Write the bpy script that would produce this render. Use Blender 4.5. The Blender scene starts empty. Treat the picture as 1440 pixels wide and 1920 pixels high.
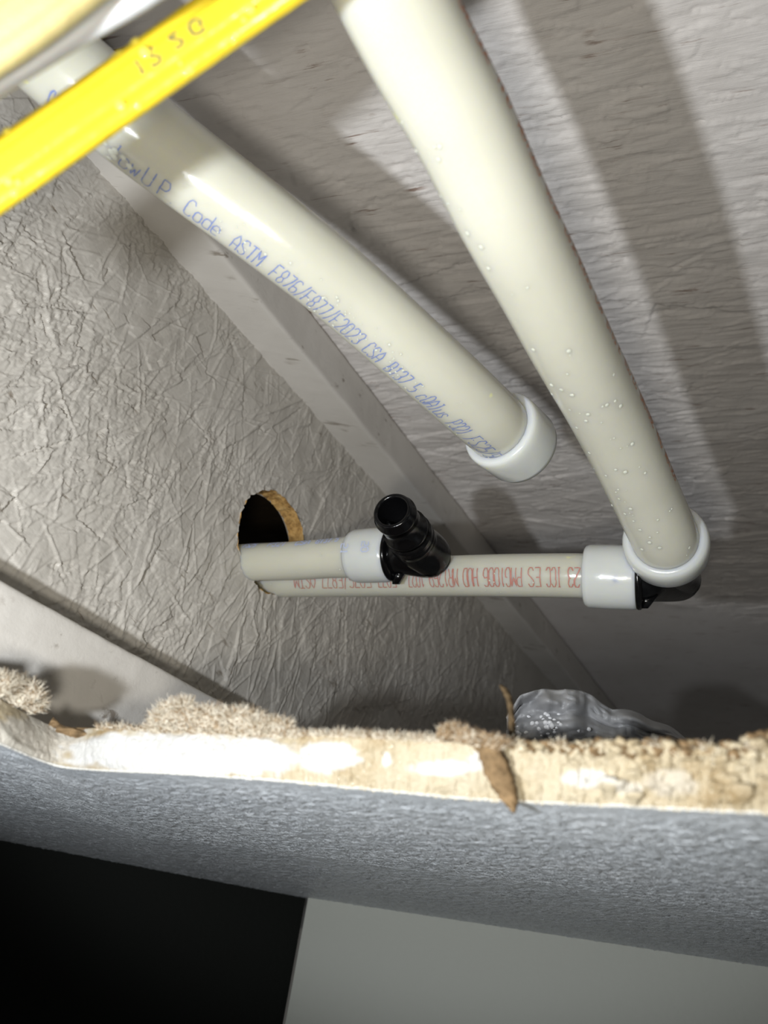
import bpy, math, random
import numpy as np
from mathutils import Vector, Matrix
random.seed(7); rng = np.random.default_rng(11)
sc = bpy.context.scene; col = sc.collection

# ------------------------------------------------------------------ camera
F = 1390.0; CX, CY = 720.0, 960.0
def cray(x, y): return np.array([(x-CX)/F, -(y-CY)/F, -1.0])
def nz(v): v = np.asarray(v, float); return v/np.linalg.norm(v)
Jc = nz(cray(1680, 2010))                                   # run of the joist
Uc = nz(np.cross(Jc, np.cross(cray(578, 1682), cray(535, 1920))))
if Uc[1] < 0: Uc = -Uc                                      # world up seen from the camera
Fc = nz(np.array([0, 0, -1.0]) - (-Uc[2])*Uc)
Xc = np.cross(Fc, Uc)
R = np.array([Xc, Fc, Uc])                                  # camera axes -> world
CEIL = 2.4
CAM = np.array([0.0, 0.0, CEIL-0.042])
cd = bpy.data.cameras.new('camera'); cam = bpy.data.objects.new('camera', cd); col.objects.link(cam)
cd.sensor_fit = 'HORIZONTAL'; cd.sensor_width = 36.0; cd.lens = F/1440*36.0
cd.clip_start = 0.005; cd.clip_end = 50
cd.dof.use_dof = True; cd.dof.focus_distance = 0.34; cd.dof.aperture_fstop = cd.lens/2.4
m = Matrix.Identity(4)
for i in range(3):
    for j in range(3): m[i][j] = R[i, j]
    m[i][3] = CAM[i]
cam.matrix_world = m
sc.camera = cam

def P(x, y, d): return R @ (cray(x, y)*d) + CAM             # a point seen at (x, y), d metres deep
def wray(x, y): return R @ cray(x, y)
def on_plane(x, y, n, c):                                   # n.p = c in metres from the lens
    r = wray(x, y); return CAM + r*(c/np.dot(n, r))
def on_z(x, y, z):
    r = wray(x, y); return CAM + r*((z-CAM[2])/r[2])

# ------------------------------------------------------------------ light
w = bpy.data.worlds.new('world'); sc.world = w; w.use_nodes = True
w.node_tree.nodes['Background'].inputs[0].default_value = (0.95, 0.92, 0.85, 1)
w.node_tree.nodes['Background'].inputs[1].default_value = 0.06
def spot(name, cpos, target, energy, size, blend, radius, color):
    l = bpy.data.lights.new(name, 'SPOT'); l.energy = energy; l.spot_size = math.radians(size)
    l.spot_blend = blend; l.shadow_soft_size = radius; l.color = color
    o = bpy.data.objects.new(name, l); col.objects.link(o)
    p = Vector(R @ np.array(cpos) + CAM); o.location = p
    o.rotation_euler = (Vector(target)-p).to_track_quat('-Z', 'Y').to_euler()
spot('hand_lamp', (-0.100, -0.008, -0.02), P(760, 730, .45), 3.2, 102, 0.32, 0.0050, (0.93, 0.97, 1.0))
spot('fill_light', (-0.018, -0.026, 0.02), P(860, 740, .45), 1.9, 108, 0.75, 0.013, (1.0, 0.95, 0.84))  # added soft fill beside the lens, evens out shadow contrast
vs = sc.view_settings
sc.display_settings.display_device = 'sRGB'
vs.view_transform = 'Standard'; vs.look = 'None'; vs.gamma = 1.0; vs.exposure = 0.0; vs.use_curve_mapping = False

# ------------------------------------------------------------------ materials
def mat(name, base, rough=0.5, spec=0.5, metal=0.0):
    m = bpy.data.materials.new(name); m.use_nodes = True
    b = m.node_tree.nodes['Principled BSDF']
    b.inputs['Base Color'].default_value = (*base, 1); b.inputs['Roughness'].default_value = rough
    b.inputs['Specular IOR Level'].default_value = spec; b.inputs['Metallic'].default_value = metal
    return m, m.node_tree, b
def nd(t, kind, **kw):
    n = t.nodes.new(kind)
    for k, v in kw.items():
        if k in n.inputs: n.inputs[k].default_value = v
        else: setattr(n, k, v)
    return n
def coords(t, scale=(1, 1, 1), rot=(0, 0, 0)):
    c = nd(t, 'ShaderNodeTexCoord'); mp = nd(t, 'ShaderNodeMapping')
    mp.vector_type = 'TEXTURE'                                # rotate first, then stretch
    mp.inputs['Scale'].default_value = [1/k for k in scale]; mp.inputs['Rotation'].default_value = rot
    t.links.new(c.outputs['Object'], mp.inputs['Vector']); return mp.outputs[0]
def noise(t, vec, scale, detail=4, rough=0.55, dist=0.0):
    n = nd(t, 'ShaderNodeTexNoise', Scale=scale, Detail=detail, Roughness=rough, Distortion=dist)
    t.links.new(vec, n.inputs['Vector']); return n.outputs['Fac']
def ramp(t, fac, stops):
    r = nd(t, 'ShaderNodeValToRGB'); e = r.color_ramp.elements
    while len(e) < len(stops): e.new(0.5)
    for el, (p, c) in zip(e, stops): el.position = p; el.color = (*c, 1) if len(c) == 3 else c
    t.links.new(fac, r.inputs[0]); return r.outputs[0]
def bump(t, h, strength, dist, prev=None):
    b = nd(t, 'ShaderNodeBump', Strength=strength, Distance=dist)
    t.links.new(h, b.inputs['Height'])
    if prev is not None: t.links.new(prev, b.inputs['Normal'])
    return b.outputs[0]

def painted_wood(name, c0, c1, crack, grain_scale, grain_rot, rough=0.55, gstr=0.5):
    m, t, b = mat(name, c0, rough, 0.35)
    v = coords(t); vg = coords(t, grain_scale, grain_rot)
    n1 = noise(t, v, 14, 5); n2 = noise(t, vg, 1.0, 6, 0.65, 0.3); n3 = noise(t, v, 420, 3)
    c = ramp(t, n1, [(0.35, c0), (0.65, c1)])
    rw = ramp(t, n2, [(0.33, (1, 1, 1)), (0.42, (0, 0, 0))])
    n4 = noise(t, v, 45, 2)
    rm = ramp(t, n4, [(0.50, (0, 0, 0)), (0.62, (.8, .8, .8))])
    mul = nd(t, 'ShaderNodeMath', operation='MULTIPLY'); t.links.new(rw, mul.inputs[0]); t.links.new(rm, mul.inputs[1])
    mx = nd(t, 'ShaderNodeMixRGB'); t.links.new(mul.outputs[0], mx.inputs[0]); t.links.new(c, mx.inputs[1])
    mx.inputs[2].default_value = (*crack, 1); t.links.new(mx.outputs[0], b.inputs['Base Color'])
    bb = bump(t, n2, gstr, 0.0012); bb = bump(t, n3, 0.25, 0.0004, bb)
    t.links.new(bb, b.inputs['Normal']); return m
GREY0 = (0.50, 0.47, 0.425); GREY1 = (0.59, 0.56, 0.515)
M_web = painted_wood('painted strand board', GREY0, GREY1, (0.16, 0.12, 0.08), (60, 60, 260), (0, 0.5, 0), 0.42, 0.18)
M_sub = painted_wood('painted subfloor board', (0.74, 0.70, 0.675), (0.81, 0.775, 0.755), (0.20, 0.10, 0.06), (35, 420, 35), (0, 0, 0.0), 0.55, 0.6)
M_flange = painted_wood('painted flange timber', (0.60, 0.57, 0.53), (0.66, 0.63, 0.59), (0.2, 0.16, 0.12), (20, 140, 140), (0, 0, 0), 0.5, 0.22)

def raw_osb():
    m, t, b = mat('raw sawn strand board', (0.55, 0.33, 0.12), 0.85, 0.2)
    v = coords(t, (1, 1, 1)); n = noise(t, v, 160, 5, 0.7)
    t.links.new(ramp(t, n, [(0.3, (0.16, 0.08, 0.03)), (0.5, (0.62, 0.37, 0.13)), (0.7, (0.80, 0.55, 0.24))]), b.inputs['Base Color'])
    t.links.new(bump(t, n, 0.9, 0.002), b.inputs['Normal']); return m
M_raw = raw_osb()
M_bayshade, _, _ = mat('bare subfloor of the next bay with painted shade', (0.05, 0.035, 0.02), 0.9, 0.2)  # bare wood with the cavity's darkness put into its colour

def pex(name, c0, c1, sss=1.0, rough=0.2):
    m, t, b = mat(name, c0, rough, 0.5)
    v = coords(t); n = noise(t, v, 22, 3); n2 = noise(t, v, 300, 3)
    base = ramp(t, n, [(0.3, c0), (0.7, c1)])
    spots = ramp(t, noise(t, v, 95, 1), [(0.78, (0, 0, 0)), (0.82, (1, 1, 1))])
    mx = nd(t, 'ShaderNodeMixRGB'); t.links.new(spots, mx.inputs[0]); t.links.new(base, mx.inputs[1])
    mx.inputs[2].default_value = (0.80, 0.80, 0.42, 1)
    t.links.new(mx.outputs[0], b.inputs['Base Color'])
    b.inputs['Subsurface Weight'].default_value = sss
    b.inputs['Subsurface Radius'].default_value = (1.0, 0.85, 0.45)
    b.inputs['Subsurface Scale'].default_value = 0.009
    t.links.new(bump(t, n2, 0.12, 0.0006), b.inputs['Normal'])
    return m
M_pex = pex('milky plastic pipe', (0.60, 0.595, 0.51), (0.635, 0.63, 0.555))
M_ring = pex('milky white plastic ring', (0.64, 0.67, 0.67), (0.68, 0.70, 0.68))
M_blue, _, _ = mat('blue print', (0.17, 0.24, 0.55), 0.5)
M_bluefade, _, _ = mat('faded blue print', (0.50, 0.56, 0.78), 0.5)
M_red, _, _ = mat('red print', (0.48, 0.20, 0.17), 0.5)
M_redbrown, _, _ = mat('orange red print', (0.60, 0.24, 0.12), 0.5)
def black():
    m, t, b = mat('glossy black plastic', (0.003, 0.003, 0.0035), 0.2, 0.35)
    v = coords(t); t.links.new(bump(t, noise(t, v, 260, 3), 0.18, 0.0008), b.inputs['Normal']); return m
M_black = black()
def water():
    m, t, b = mat('water', (1, 1, 1), 0.02, 0.5)
    b.inputs['Transmission Weight'].default_value = 1.0; b.inputs['IOR'].default_value = 1.33; return m
M_water = water()
M_gloss, _, _ = mat('wet cream bead', (0.50, 0.44, 0.33), 0.03, 1.0)
M_ybead, _, _ = mat('wet yellow bead', (0.90, 0.74, 0.10), 0.03, 1.0)
M_drop, _, _ = mat('clear water bead on pipe', (0.66, 0.68, 0.60), 0.04, 0.8)
def cable(name, c, rough=0.28, sss=0.2):
    m, t, b = mat(name, c, rough, 0.5); v = coords(t)
    t.links.new(bump(t, noise(t, v, 90, 3), 0.25, 0.002), b.inputs['Normal'])
    b.inputs['Subsurface Weight'].default_value = sss; b.inputs['Subsurface Scale'].default_value = 0.003
    return m
M_yellow = cable('yellow cable jacket', (0.70, 0.53, 0.028))
M_yellow_lit = cable('yellow cable jacket with painted highlight', (0.46, 0.39, 0.18))  # yellow jacket, highlight put into the colour as a paler tone
M_greyc = cable('light grey cable jacket', (0.42, 0.43, 0.44), 0.45)
M_print, _, _ = mat('grey print', (0.13, 0.12, 0.06), 0.5)
def paint_ceiling():
    m, t, b = mat('blue grey stippled ceiling paint', (0.21, 0.245, 0.29), 0.28, 0.7)
    v = coords(t); n = noise(t, v, 1100, 4, 0.65); n1 = noise(t, v, 25, 3)
    t.links.new(ramp(t, n1, [(0.3, (0.60, 0.645, 0.70)), (0.7, (0.66, 0.70, 0.75))]), b.inputs['Base Color'])
    t.links.new(bump(t, n, 1.0, 0.0011), b.inputs['Normal']); return m
M_ceil = paint_ceiling()
def gypsum():
    m, t, b = mat('broken gypsum core', (0.8, 0.7, 0.5), 0.5, 0.5)
    a = nd(t, 'ShaderNodeAttribute'); a.attribute_name = 'chalk'
    v = coords(t); n = noise(t, v, 60, 5, 0.65); n2 = noise(t, v, 700, 4, 0.7)
    tan = ramp(t, n, [(0.30, (0.28, 0.20, 0.10)), (0.50, (0.42, 0.355, 0.245)), (0.7, (0.48, 0.425, 0.32))])
    mx = nd(t, 'ShaderNodeMixRGB'); t.links.new(a.outputs['Fac'], mx.inputs[0]); t.links.new(tan, mx.inputs[1])
    mx.inputs[2].default_value = (0.56, 0.555, 0.54, 1); t.links.new(mx.outputs[0], b.inputs['Base Color'])
    r = nd(t, 'ShaderNodeMapRange'); r.inputs[3].default_value = 0.35; r.inputs[4].default_value = 0.9
    t.links.new(a.outputs['Fac'], r.inputs[0]); t.links.new(r.outputs[0], b.inputs['Roughness'])
    t.links.new(bump(t, n2, 0.7, 0.0012), b.inputs['Normal']); return m
M_gyp = gypsum()
def paper(name, c0, c1):
    m, t, b = mat(name, c0, 0.8, 0.3); v = coords(t); n = noise(t, v, 350, 5, 0.7)
    t.links.new(ramp(t, n, [(0.35, c0), (0.65, c1)]), b.inputs['Base Color'])
    t.links.new(bump(t, n, 0.9, 0.001), b.inputs['Normal']); return m
M_kraft = paper('wet brown kraft paper', (0.10, 0.065, 0.032), (0.25, 0.165, 0.085))
M_dkraft = paper('dark shred', (0.04, 0.028, 0.014), (0.12, 0.08, 0.04))
M_fuzz = paper('torn paper fibre', (0.48, 0.42, 0.32), (0.74, 0.69, 0.59))
M_fuzzb = paper('dark torn paper fibre', (0.20, 0.13, 0.07), (0.42, 0.31, 0.20))
M_bead = paper('white paint edge', (0.60, 0.59, 0.55), (0.68, 0.67, 0.64))
def wallp(name, c):
    m, t, b = mat(name, c, 0.6, 0.3); v = coords(t)
    t.links.new(bump(t, noise(t, v, 260, 4), 0.2, 0.001), b.inputs['Normal']); return m
M_wall = wallp('pale grey wall paint', (0.44, 0.455, 0.42)); M_dark = wallp('near black painted darkness', (0.007, 0.008, 0.007))  # M_dark paints the darkness of the unlit left side as near black
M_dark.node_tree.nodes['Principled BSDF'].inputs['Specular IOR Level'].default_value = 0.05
def sheet():
    m, t, b = mat('grey plastic film', (0.42, 0.42, 0.43), 0.42, 0.5)
    b.inputs['Transmission Weight'].default_value = 0.1; return m
M_film = sheet()
M_bright, _, _ = mat('bead with glint painted white', (0.9, 0.9, 0.92), 0.08, 1.0)  # white base colour paints the glints of the water drops

# ------------------------------------------------------------------ mesh helpers
class MB:
    def __init__(s): s.v = []; s.f = []; s.m = []; s.n = 0
    def add(s, V, Fs, mi=0):
        V = np.asarray(V, float); s.v.append(V)
        for f in Fs: s.f.append([i+s.n for i in f]); s.m.append(mi)
        s.n += len(V)
    def build(s, name, mats, parent=None, smooth=True, label=None):
        me = bpy.data.meshes.new(name); V = np.concatenate(s.v)
        org = np.array(parent.location) if parent is not None else V.mean(0)
        me.from_pydata((V-org).tolist(), [], s.f)
        for mm in (mats if isinstance(mats, (list, tuple)) else [mats]): me.materials.append(mm)
        me.polygons.foreach_set('material_index', s.m)
        me.polygons.foreach_set('use_smooth', [smooth]*len(s.f)); me.update()
        o = bpy.data.objects.new(name, me); col.objects.link(o)
        if parent is not None: o.parent = parent
        else: o.location = org
        if label: o['label'] = label
        return o
def thing(name, label, cat, loc, group=None):
    o = bpy.data.objects.new(name, None); o.empty_display_size = 0.02; col.objects.link(o); o.location = loc
    tag(o, label, cat, group); return o
def tag(o, label=None, cat=None, group=None, kind=None):
    for k, v in (('label', label), ('category', cat), ('group', group), ('kind', kind)):
        if v: o[k] = v
    return o

def spline(pts, n):
    pts = np.array(pts, float); ext = np.vstack([2*pts[0]-pts[1], pts, 2*pts[-1]-pts[-2]]); out = []
    k = len(pts)-1
    for i in range(n):
        u = i/(n-1)*k; j = min(int(u), k-1); t = u-j
        a, b, c, d = ext[j:j+4]
        out.append(0.5*((2*b)+(c-a)*t+(2*a-5*b+4*c-d)*t*t+(3*b-a-3*c+d)*t**3))
    return np.array(out)
def frames(C):
    T = np.gradient(C, axis=0); T /= np.linalg.norm(T, axis=1)[:, None]
    A = CAM - C; A = A-(A*T).sum(1)[:, None]*T; A /= np.linalg.norm(A, axis=1)[:, None]
    return T, A, np.cross(T, A)
class Pipe:
    def __init__(s, pts, rad, n=220, seg=56):
        s.C = spline(pts, n); s.T, s.A, s.S = frames(s.C)
        s.rad = np.asarray([rad(i/(n-1)) if callable(rad) else rad for i in range(n)])
        s.L = np.concatenate([[0], np.cumsum(np.linalg.norm(np.diff(s.C, axis=0), axis=1))]); s.seg = seg
        pc = (R.T @ (s.C-CAM).T).T; s.px = np.stack([CX-F*pc[:, 0]/pc[:, 2], CY+F*pc[:, 1]/pc[:, 2]], 1)
    def s_at(s, x, y): return s.L[np.argmin(((s.px-np.array([x, y]))**2).sum(1))]
    def s_ang(s, x, y, ang):
        Q = s.C+(s.A*math.cos(ang)+s.S*math.sin(ang))*s.rad[:, None]; pc = (R.T @ (Q-CAM).T).T
        px = np.stack([CX-F*pc[:, 0]/pc[:, 2], CY+F*pc[:, 1]/pc[:, 2]], 1); return s.L[np.argmin(((px-np.array([x, y]))**2).sum(1))]
    def pt(s, l, ang, off=0.0):
        g = lambda M: np.array([np.interp(l, s.L, M[:, k]) for k in range(3)])
        r = np.interp(l, s.L, s.rad)+off
        return g(s.C)+(g(s.A)*math.cos(ang)+g(s.S)*math.sin(ang))*r
    def tube(s, mb, mi=0, caps=True):
        n = len(s.C); th = np.arange(s.seg)/s.seg*2*math.pi
        V = s.C[:, None]+(s.A[:, None]*np.cos(th)[None, :, None]+s.S[:, None]*np.sin(th)[None, :, None])*s.rad[:, None, None]
        V = V.reshape(-1, 3); q = s.seg
        Fs = [[i*q+j, i*q+(j+1) % q, (i+1)*q+(j+1) % q, (i+1)*q+j] for i in range(n-1) for j in range(q)]
        if caps: Fs += [list(range(q))[::-1], [(n-1)*q+j for j in range(q)]]
        mb.add(V, Fs, mi)
def lathe(mb, p0, axis, prof, mi=0, seg=64, close=False):
    ax = nz(axis); a = nz(np.cross(ax, [0.3, 0.2, 1])); b = np.cross(ax, a); n = len(prof)
    th = np.arange(seg)/seg*2*math.pi
    V = np.array([np.asarray(p0)+ax*z+(a*math.cos(t)+b*math.sin(t))*max(r, 1e-5) for z, r in prof for t in th])
    rows = n if close else n-1
    mb.add(V, [[i*seg+j, i*seg+(j+1) % seg, ((i+1) % n)*seg+(j+1) % seg, ((i+1) % n)*seg+j] for i in range(rows) for j in range(seg)], mi)
def droplet(mb, p, n, r, mi, flat=0.45):
    n = nz(n); a = nz(np.cross(n, [0.31, 0.2, 0.9])); b = np.cross(n, a); V = []; Fs = []; K = 10; L = 5
    for i in range(L+1):
        e = i/L*math.pi/2
        for j in range(K):
            t = j/K*2*math.pi; V.append(p+(a*math.cos(t)+b*math.sin(t))*r*math.cos(e)+n*r*flat*math.sin(e))
    for i in range(L):
        for j in range(K): Fs.append([i*K+j, i*K+(j+1) % K, (i+1)*K+(j+1) % K, (i+1)*K+j])
    mb.add(V, Fs, mi)

# single-stroke letters on a 4 x 6 cell
G = {
 'A': [[(0,0),(0,4),(2,6),(4,4),(4,0)],[(0,2.5),(4,2.5)]], 'B': [[(0,0),(0,6),(3,6),(4,5),(3,3.2),(0,3.2)],[(3,3.2),(4,1.6),(3,0),(0,0)]],
 'C': [[(4,5),(3,6),(1,6),(0,5),(0,1),(1,0),(3,0),(4,1)]], 'D': [[(0,0),(0,6),(3,6),(4,4.5),(4,1.5),(3,0),(0,0)]],
 'E': [[(4,6),(0,6),(0,0),(4,0)],[(0,3),(3,3)]], 'F': [[(4,6),(0,6),(0,0)],[(0,3.2),(3,3.2)]],
 'G': [[(4,5),(3,6),(1,6),(0,5),(0,1),(1,0),(3,0),(4,1),(4,3),(2.4,3)]], 'H': [[(0,0),(0,6)],[(4,0),(4,6)],[(0,3),(4,3)]],
 'I': [[(2,0),(2,6)],[(1,0),(3,0)],[(1,6),(3,6)]], 'M': [[(0,0),(0,6),(2,3),(4,6),(4,0)]], 'N': [[(0,0),(0,6),(4,0),(4,6)]],
 'O': [[(1,0),(0,1),(0,5),(1,6),(3,6),(4,5),(4,1),(3,0),(1,0)]], 'P': [[(0,0),(0,6),(3,6),(4,5),(4,4),(3,3),(0,3)]],
 'Q': [[(1,0),(0,1),(0,5),(1,6),(3,6),(4,5),(4,1),(3,0),(1,0)],[(2.4,1.8),(4,0)]], 'R': [[(0,0),(0,6),(3,6),(4,5),(4,4),(3,3),(0,3)],[(2,3),(4,0)]],
 'S': [[(4,5),(3,6),(1,6),(0,5),(0,4),(4,2),(4,1),(3,0),(1,0),(0,1)]], 'T': [[(2,0),(2,6)],[(0,6),(4,6)]],
 'U': [[(0,6),(0,1),(1,0),(3,0),(4,1),(4,6)]], 'V': [[(0,6),(2,0),(4,6)]], 'W': [[(0,6),(1,0),(2,4),(3,0),(4,6)]], 'Z': [[(0,6),(4,6),(0,0),(4,0)]],
 '0': [[(1,0),(0,1),(0,5),(1,6),(3,6),(4,5),(4,1),(3,0),(1,0)]], '1': [[(1,5),(2,6),(2,0)]], '2': [[(0,5),(1,6),(3,6),(4,5),(4,4),(0,0),(4,0)]],
 '3': [[(0,5),(1,6),(3,6),(4,5),(3,3.2),(1.6,3.2)],[(3,3.2),(4,1.2),(3,0),(1,0),(0,1)]], '5': [[(4,6),(0,6),(0,3.4),(3,3.6),(4,2.5),(4,1),(3,0),(0,0.4)]],
 '6': [[(4,5.4),(3,6),(1,6),(0,5),(0,1),(1,0),(3,0),(4,1),(4,2.4),(3,3.2),(0,3)]], '7': [[(0,6),(4,6),(1.5,0)]],
 '8': [[(1,3.2),(0,4.4),(1,6),(3,6),(4,4.4),(3,3.2),(1,3.2),(0,1.6),(1,0),(3,0),(4,1.6),(3,3.2)]],
 '9': [[(4,3),(1,2.8),(0,4),(0,5),(1,6),(3,6),(4,5),(4,1),(3,0),(0.5,0)]],
 '/': [[(0.3,-0.6),(3.7,6.6)]], '-': [[(0.8,3),(3.2,3)]], '.': [[(1.7,0),(2.3,0.2)]],
 'c': [[(3.6,3.4),(2.6,4),(1,4),(0,3),(0,1),(1,0),(2.8,0),(3.6,0.6)]], 'o': [[(1,0),(0,1),(0,3),(1,4),(3,4),(4,3),(4,1),(3,0),(1,0)]],
 'd': [[(4,6),(4,0)],[(4,3.4),(3,4),(1,4),(0,3),(0,1),(1,0),(3,0),(4,0.6)]], 'e': [[(0,2.1),(4,2.1),(4,3),(3,4),(1,4),(0,3),(0,1),(1,0),(3.6,0.2)]],
 'l': [[(1.4,6),(2,6),(2,0)]], 'w': [[(0,4),(1,0),(2,3),(3,0),(4,4)]], 'u': [[(0,4),(0,1),(1,0),(3,0),(4,1)],[(4,4),(4,0)]],
 's': [[(3.8,3.4),(3,4),(1,4),(0.2,3),(3.8,1.2),(3,0),(1,0),(0.2,0.6)]], 'k': [[(0,0),(0,6)],[(3.6,4),(0,1.8)],[(1.4,2.6),(4,0)]],
}
def write(mb, surf, text, s0, s1, a_base, a_top, mi, wid=0.00048, off=0.00006, gap=0.25, slant=0.0):
    """letters from arc length s0 to s1; a_base / a_top are the angles of the foot and the head of a letter"""
    n = len(text); pitch = (s1-s0)/n; r0 = float(np.interp((s0+s1)/2, surf.L, surf.rad)) if hasattr(surf, 'L') else 1
    for k, ch in enumerate(text):
        for st in G.get(ch, []):
            pts = []
            for (x0, y0), (x1, y1) in zip(st[:-1], st[1:]):
                q = max(2, int(math.hypot(x1-x0, y1-y0)*1.3))
                for i in range(q): pts.append((x0+(x1-x0)*i/q, y0+(y1-y0)*i/q))
            pts.append(st[-1]); U = []
            for (x, y) in pts:
                u = s0+pitch*(k+(x+slant*(y-3))/4*(1-gap)+gap/2); a = a_base+(a_top-a_base)*y/6
                U.append((u+random.gauss(0, 0.00004), a*r0+random.gauss(0, 0.00004)))
            U = np.array(U); D = np.gradient(U, axis=0); D /= np.maximum(np.linalg.norm(D, axis=1), 1e-9)[:, None]
            Nn = np.stack([-D[:, 1], D[:, 0]], 1); ws = wid/2*np.array([random.uniform(0.7, 1.15) for _ in U])
            V = []
            for (u, v), (nu, nv), h in zip(U, Nn, ws):
                V.append(surf.pt(u+nu*h, (v+nv*h)/r0, off)); V.append(surf.pt(u-nu*h, (v-nv*h)/r0, off))
            mb.add(V, [[2*i, 2*i+1, 2*i+3, 2*i+2] for i in range(len(U)-1)], mi)

def strands(nx, nz_, dx, dz, count, Lr, Wr, ang, spread, hmax, keep, tilt):
    """height field of pressed wood strands"""
    H = np.zeros((nx, nz_))
    cx = rng.uniform(0, nx*dx, count); cz = rng.uniform(0, nz_*dz, count)
    an = ang+rng.normal(0, spread, count); LL = rng.uniform(*Lr, count); WW = rng.uniform(*Wr, count)
    hh = rng.uniform(-hmax, hmax, count); tx = rng.normal(0, tilt, count); tz = rng.normal(0, tilt, count)
    for k in range(count):
        c, s = math.cos(an[k]), math.sin(an[k]); ex = abs(c)*LL[k]/2+abs(s)*WW[k]/2; ez = abs(s)*LL[k]/2+abs(c)*WW[k]/2
        i0, i1 = max(0, int((cx[k]-ex)/dx)), min(nx, int((cx[k]+ex)/dx)+2); j0, j1 = max(0, int((cz[k]-ez)/dz)), min(nz_, int((cz[k]+ez)/dz)+2)
        if i0 >= i1 or j0 >= j1: continue
        X, Z = np.meshgrid(np.arange(i0, i1)*dx-cx[k], np.arange(j0, j1)*dz-cz[k], indexing='ij')
        u = X*c+Z*s; v = -X*s+Z*c; L2, W2 = LL[k]/2, WW[k]/2
        W2e = W2*(1-0.5*np.clip((u/L2)*math.copysign(1, tx[k]), 0, 1))
        msk = (np.abs(u) < L2) & (np.abs(v) < W2e)
        sub = H[i0:i1, j0:j1]
        new = sub*keep+hh[k]+tx[k]*u/L2*hmax+tz[k]*v/W2*hmax
        sub[msk] = new[msk]
    return H
def vnoise(nx, ny, cells):
    """smooth value noise 0..1"""
    gx, gy = cells; g = rng.random((gx+2, gy+2)); x = np.linspace(0, gx, nx); y = np.linspace(0, gy, ny)
    i = np.minimum(x.astype(int), gx); j = np.minimum(y.astype(int), gy); fx = x-i; fy = y-j
    fx = (fx*fx*(3-2*fx))[:, None]; fy = (fy*fy*(3-2*fy))[None]
    a = g[np.ix_(i, j)]; b = g[np.ix_(i+1, j)]; c = g[np.ix_(i, j+1)]; d = g[np.ix_(i+1, j+1)]
    return (a*(1-fx)+b*fx)*(1-fy)+(c*(1-fx)+d*fx)*fy
def grid_faces(nx, ny, keep=None, flip=False):
    Fs = []
    for i in range(nx-1):
        for j in range(ny-1):
            if keep is not None and not keep[i, j]: continue
            q = [i*ny+j, (i+1)*ny+j, (i+1)*ny+j+1, i*ny+j+1]
            Fs.append(q[::-1] if flip else q)
    return Fs

# ------------------------------------------------------------------ the joist with its web, flanges and hole
Jw = nz(R @ Jc); Zw = np.array([0, 0, 1.0]); Nw = nz(np.cross(Jw, Zw))
if np.dot(Nw, -wray(500, 900)) < 0: Nw = -Nw                # towards the lens
DW, PRO, TW = 0.2825, 0.027, 0.012
WEB0 = CAM-Nw*DW
def jc(p): d = np.asarray(p)-WEB0; return np.array([d@Jw, d@Nw, d@Zw])   # joist coordinates
def jw(u, n, z): return WEB0+Jw*u+Nw*n+Zw*z
def web_px(x, y, off=0.0): return on_plane(x, y, Nw, -(DW-off))
zC = jc(web_px(860, 943, PRO))[2]; zC2 = jc(web_px(610, 619, PRO))[2]; zC3 = jc(web_px(924, 1029, PRO))[2]
zB = jc(web_px(600, 695, PRO))[2]; zB2 = jc(web_px(371, 427, PRO))[2]; zA = jc(web_px(468, 633, 0))[2]; zA2 = jc(web_px(200, 341, 0))[2]
print('top flange top', zC, zC2, zC3, 'front low', zB, zB2, 'web/underside', zA, zA2)
zF = jc(web_px(0, 1084, PRO))[2]; zF2 = jc(web_px(447, 1332, PRO))[2]; zS = jc(web_px(0, 1194, PRO))[2]
print('bottom flange top', zF, zF2, 'seam', zS, 'ceiling', CEIL-CAM[2])
hp = np.array([jc(web_px(*q)) for q in [(443, 990), (452, 1045), (475, 1090), (520, 1118), (466, 940), (495, 922), (540, 935), (566, 1003)]])
A_ = np.c_[2*hp[:, 0], 2*hp[:, 2], np.ones(len(hp))]; sol = np.linalg.lstsq(A_, (hp[:, [0, 2]]**2).sum(1), rcond=None)[0]
HU, HZ = sol[0], sol[1]; HR = math.sqrt(sol[2]+HU**2+HZ**2); print('hole', HU, HZ, HR)

Z_TOP = (zC+zC2+zC3)/3; Z_TF = Z_TOP-0.0345; Z_BF = (zF+zF2)/2; Z_CT = CEIL+0.013-CAM[2]
joist = thing('floor_joist', 'grey painted wooden I-shaped joist with a drilled web crossing the cavity', 'joist', jw(HU, 0, 0))
u0, u1 = 0.0, 0.70
dx = dz = 0.00062
nu, nv = int((u1-u0)/dx)+1, int((Z_TF-Z_BF+0.004)/dz)+1
US = u0+np.arange(nu)*dx; VS = (Z_BF-0.002)+np.arange(nv)*dz
H = strands(nu, nv, dx, dz, 5200, (0.02, 0.085), (0.003, 0.016), 1.25, 0.55, 0.00055, 0.5, 0.6)
fine = strands(nu, nv, dx, dz, 9000, (0.01, 0.04), (0.0012, 0.0036), 1.25, 0.6, 0.00032, 0.75, 0.8)
msk = vnoise(nu, nv, (14, 5))*0.75+vnoise(nu, nv, (40, 12))*0.25
edge = np.clip((0.46-US)/0.34, 0.35, 1.0)[:, None]
H = H*(0.55+0.45*edge)+fine*np.clip((msk-0.42)*4, 0.0, 1.0)*edge
H += (vnoise(nu, nv, (90, 30))-0.5)*0.0007
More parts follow.
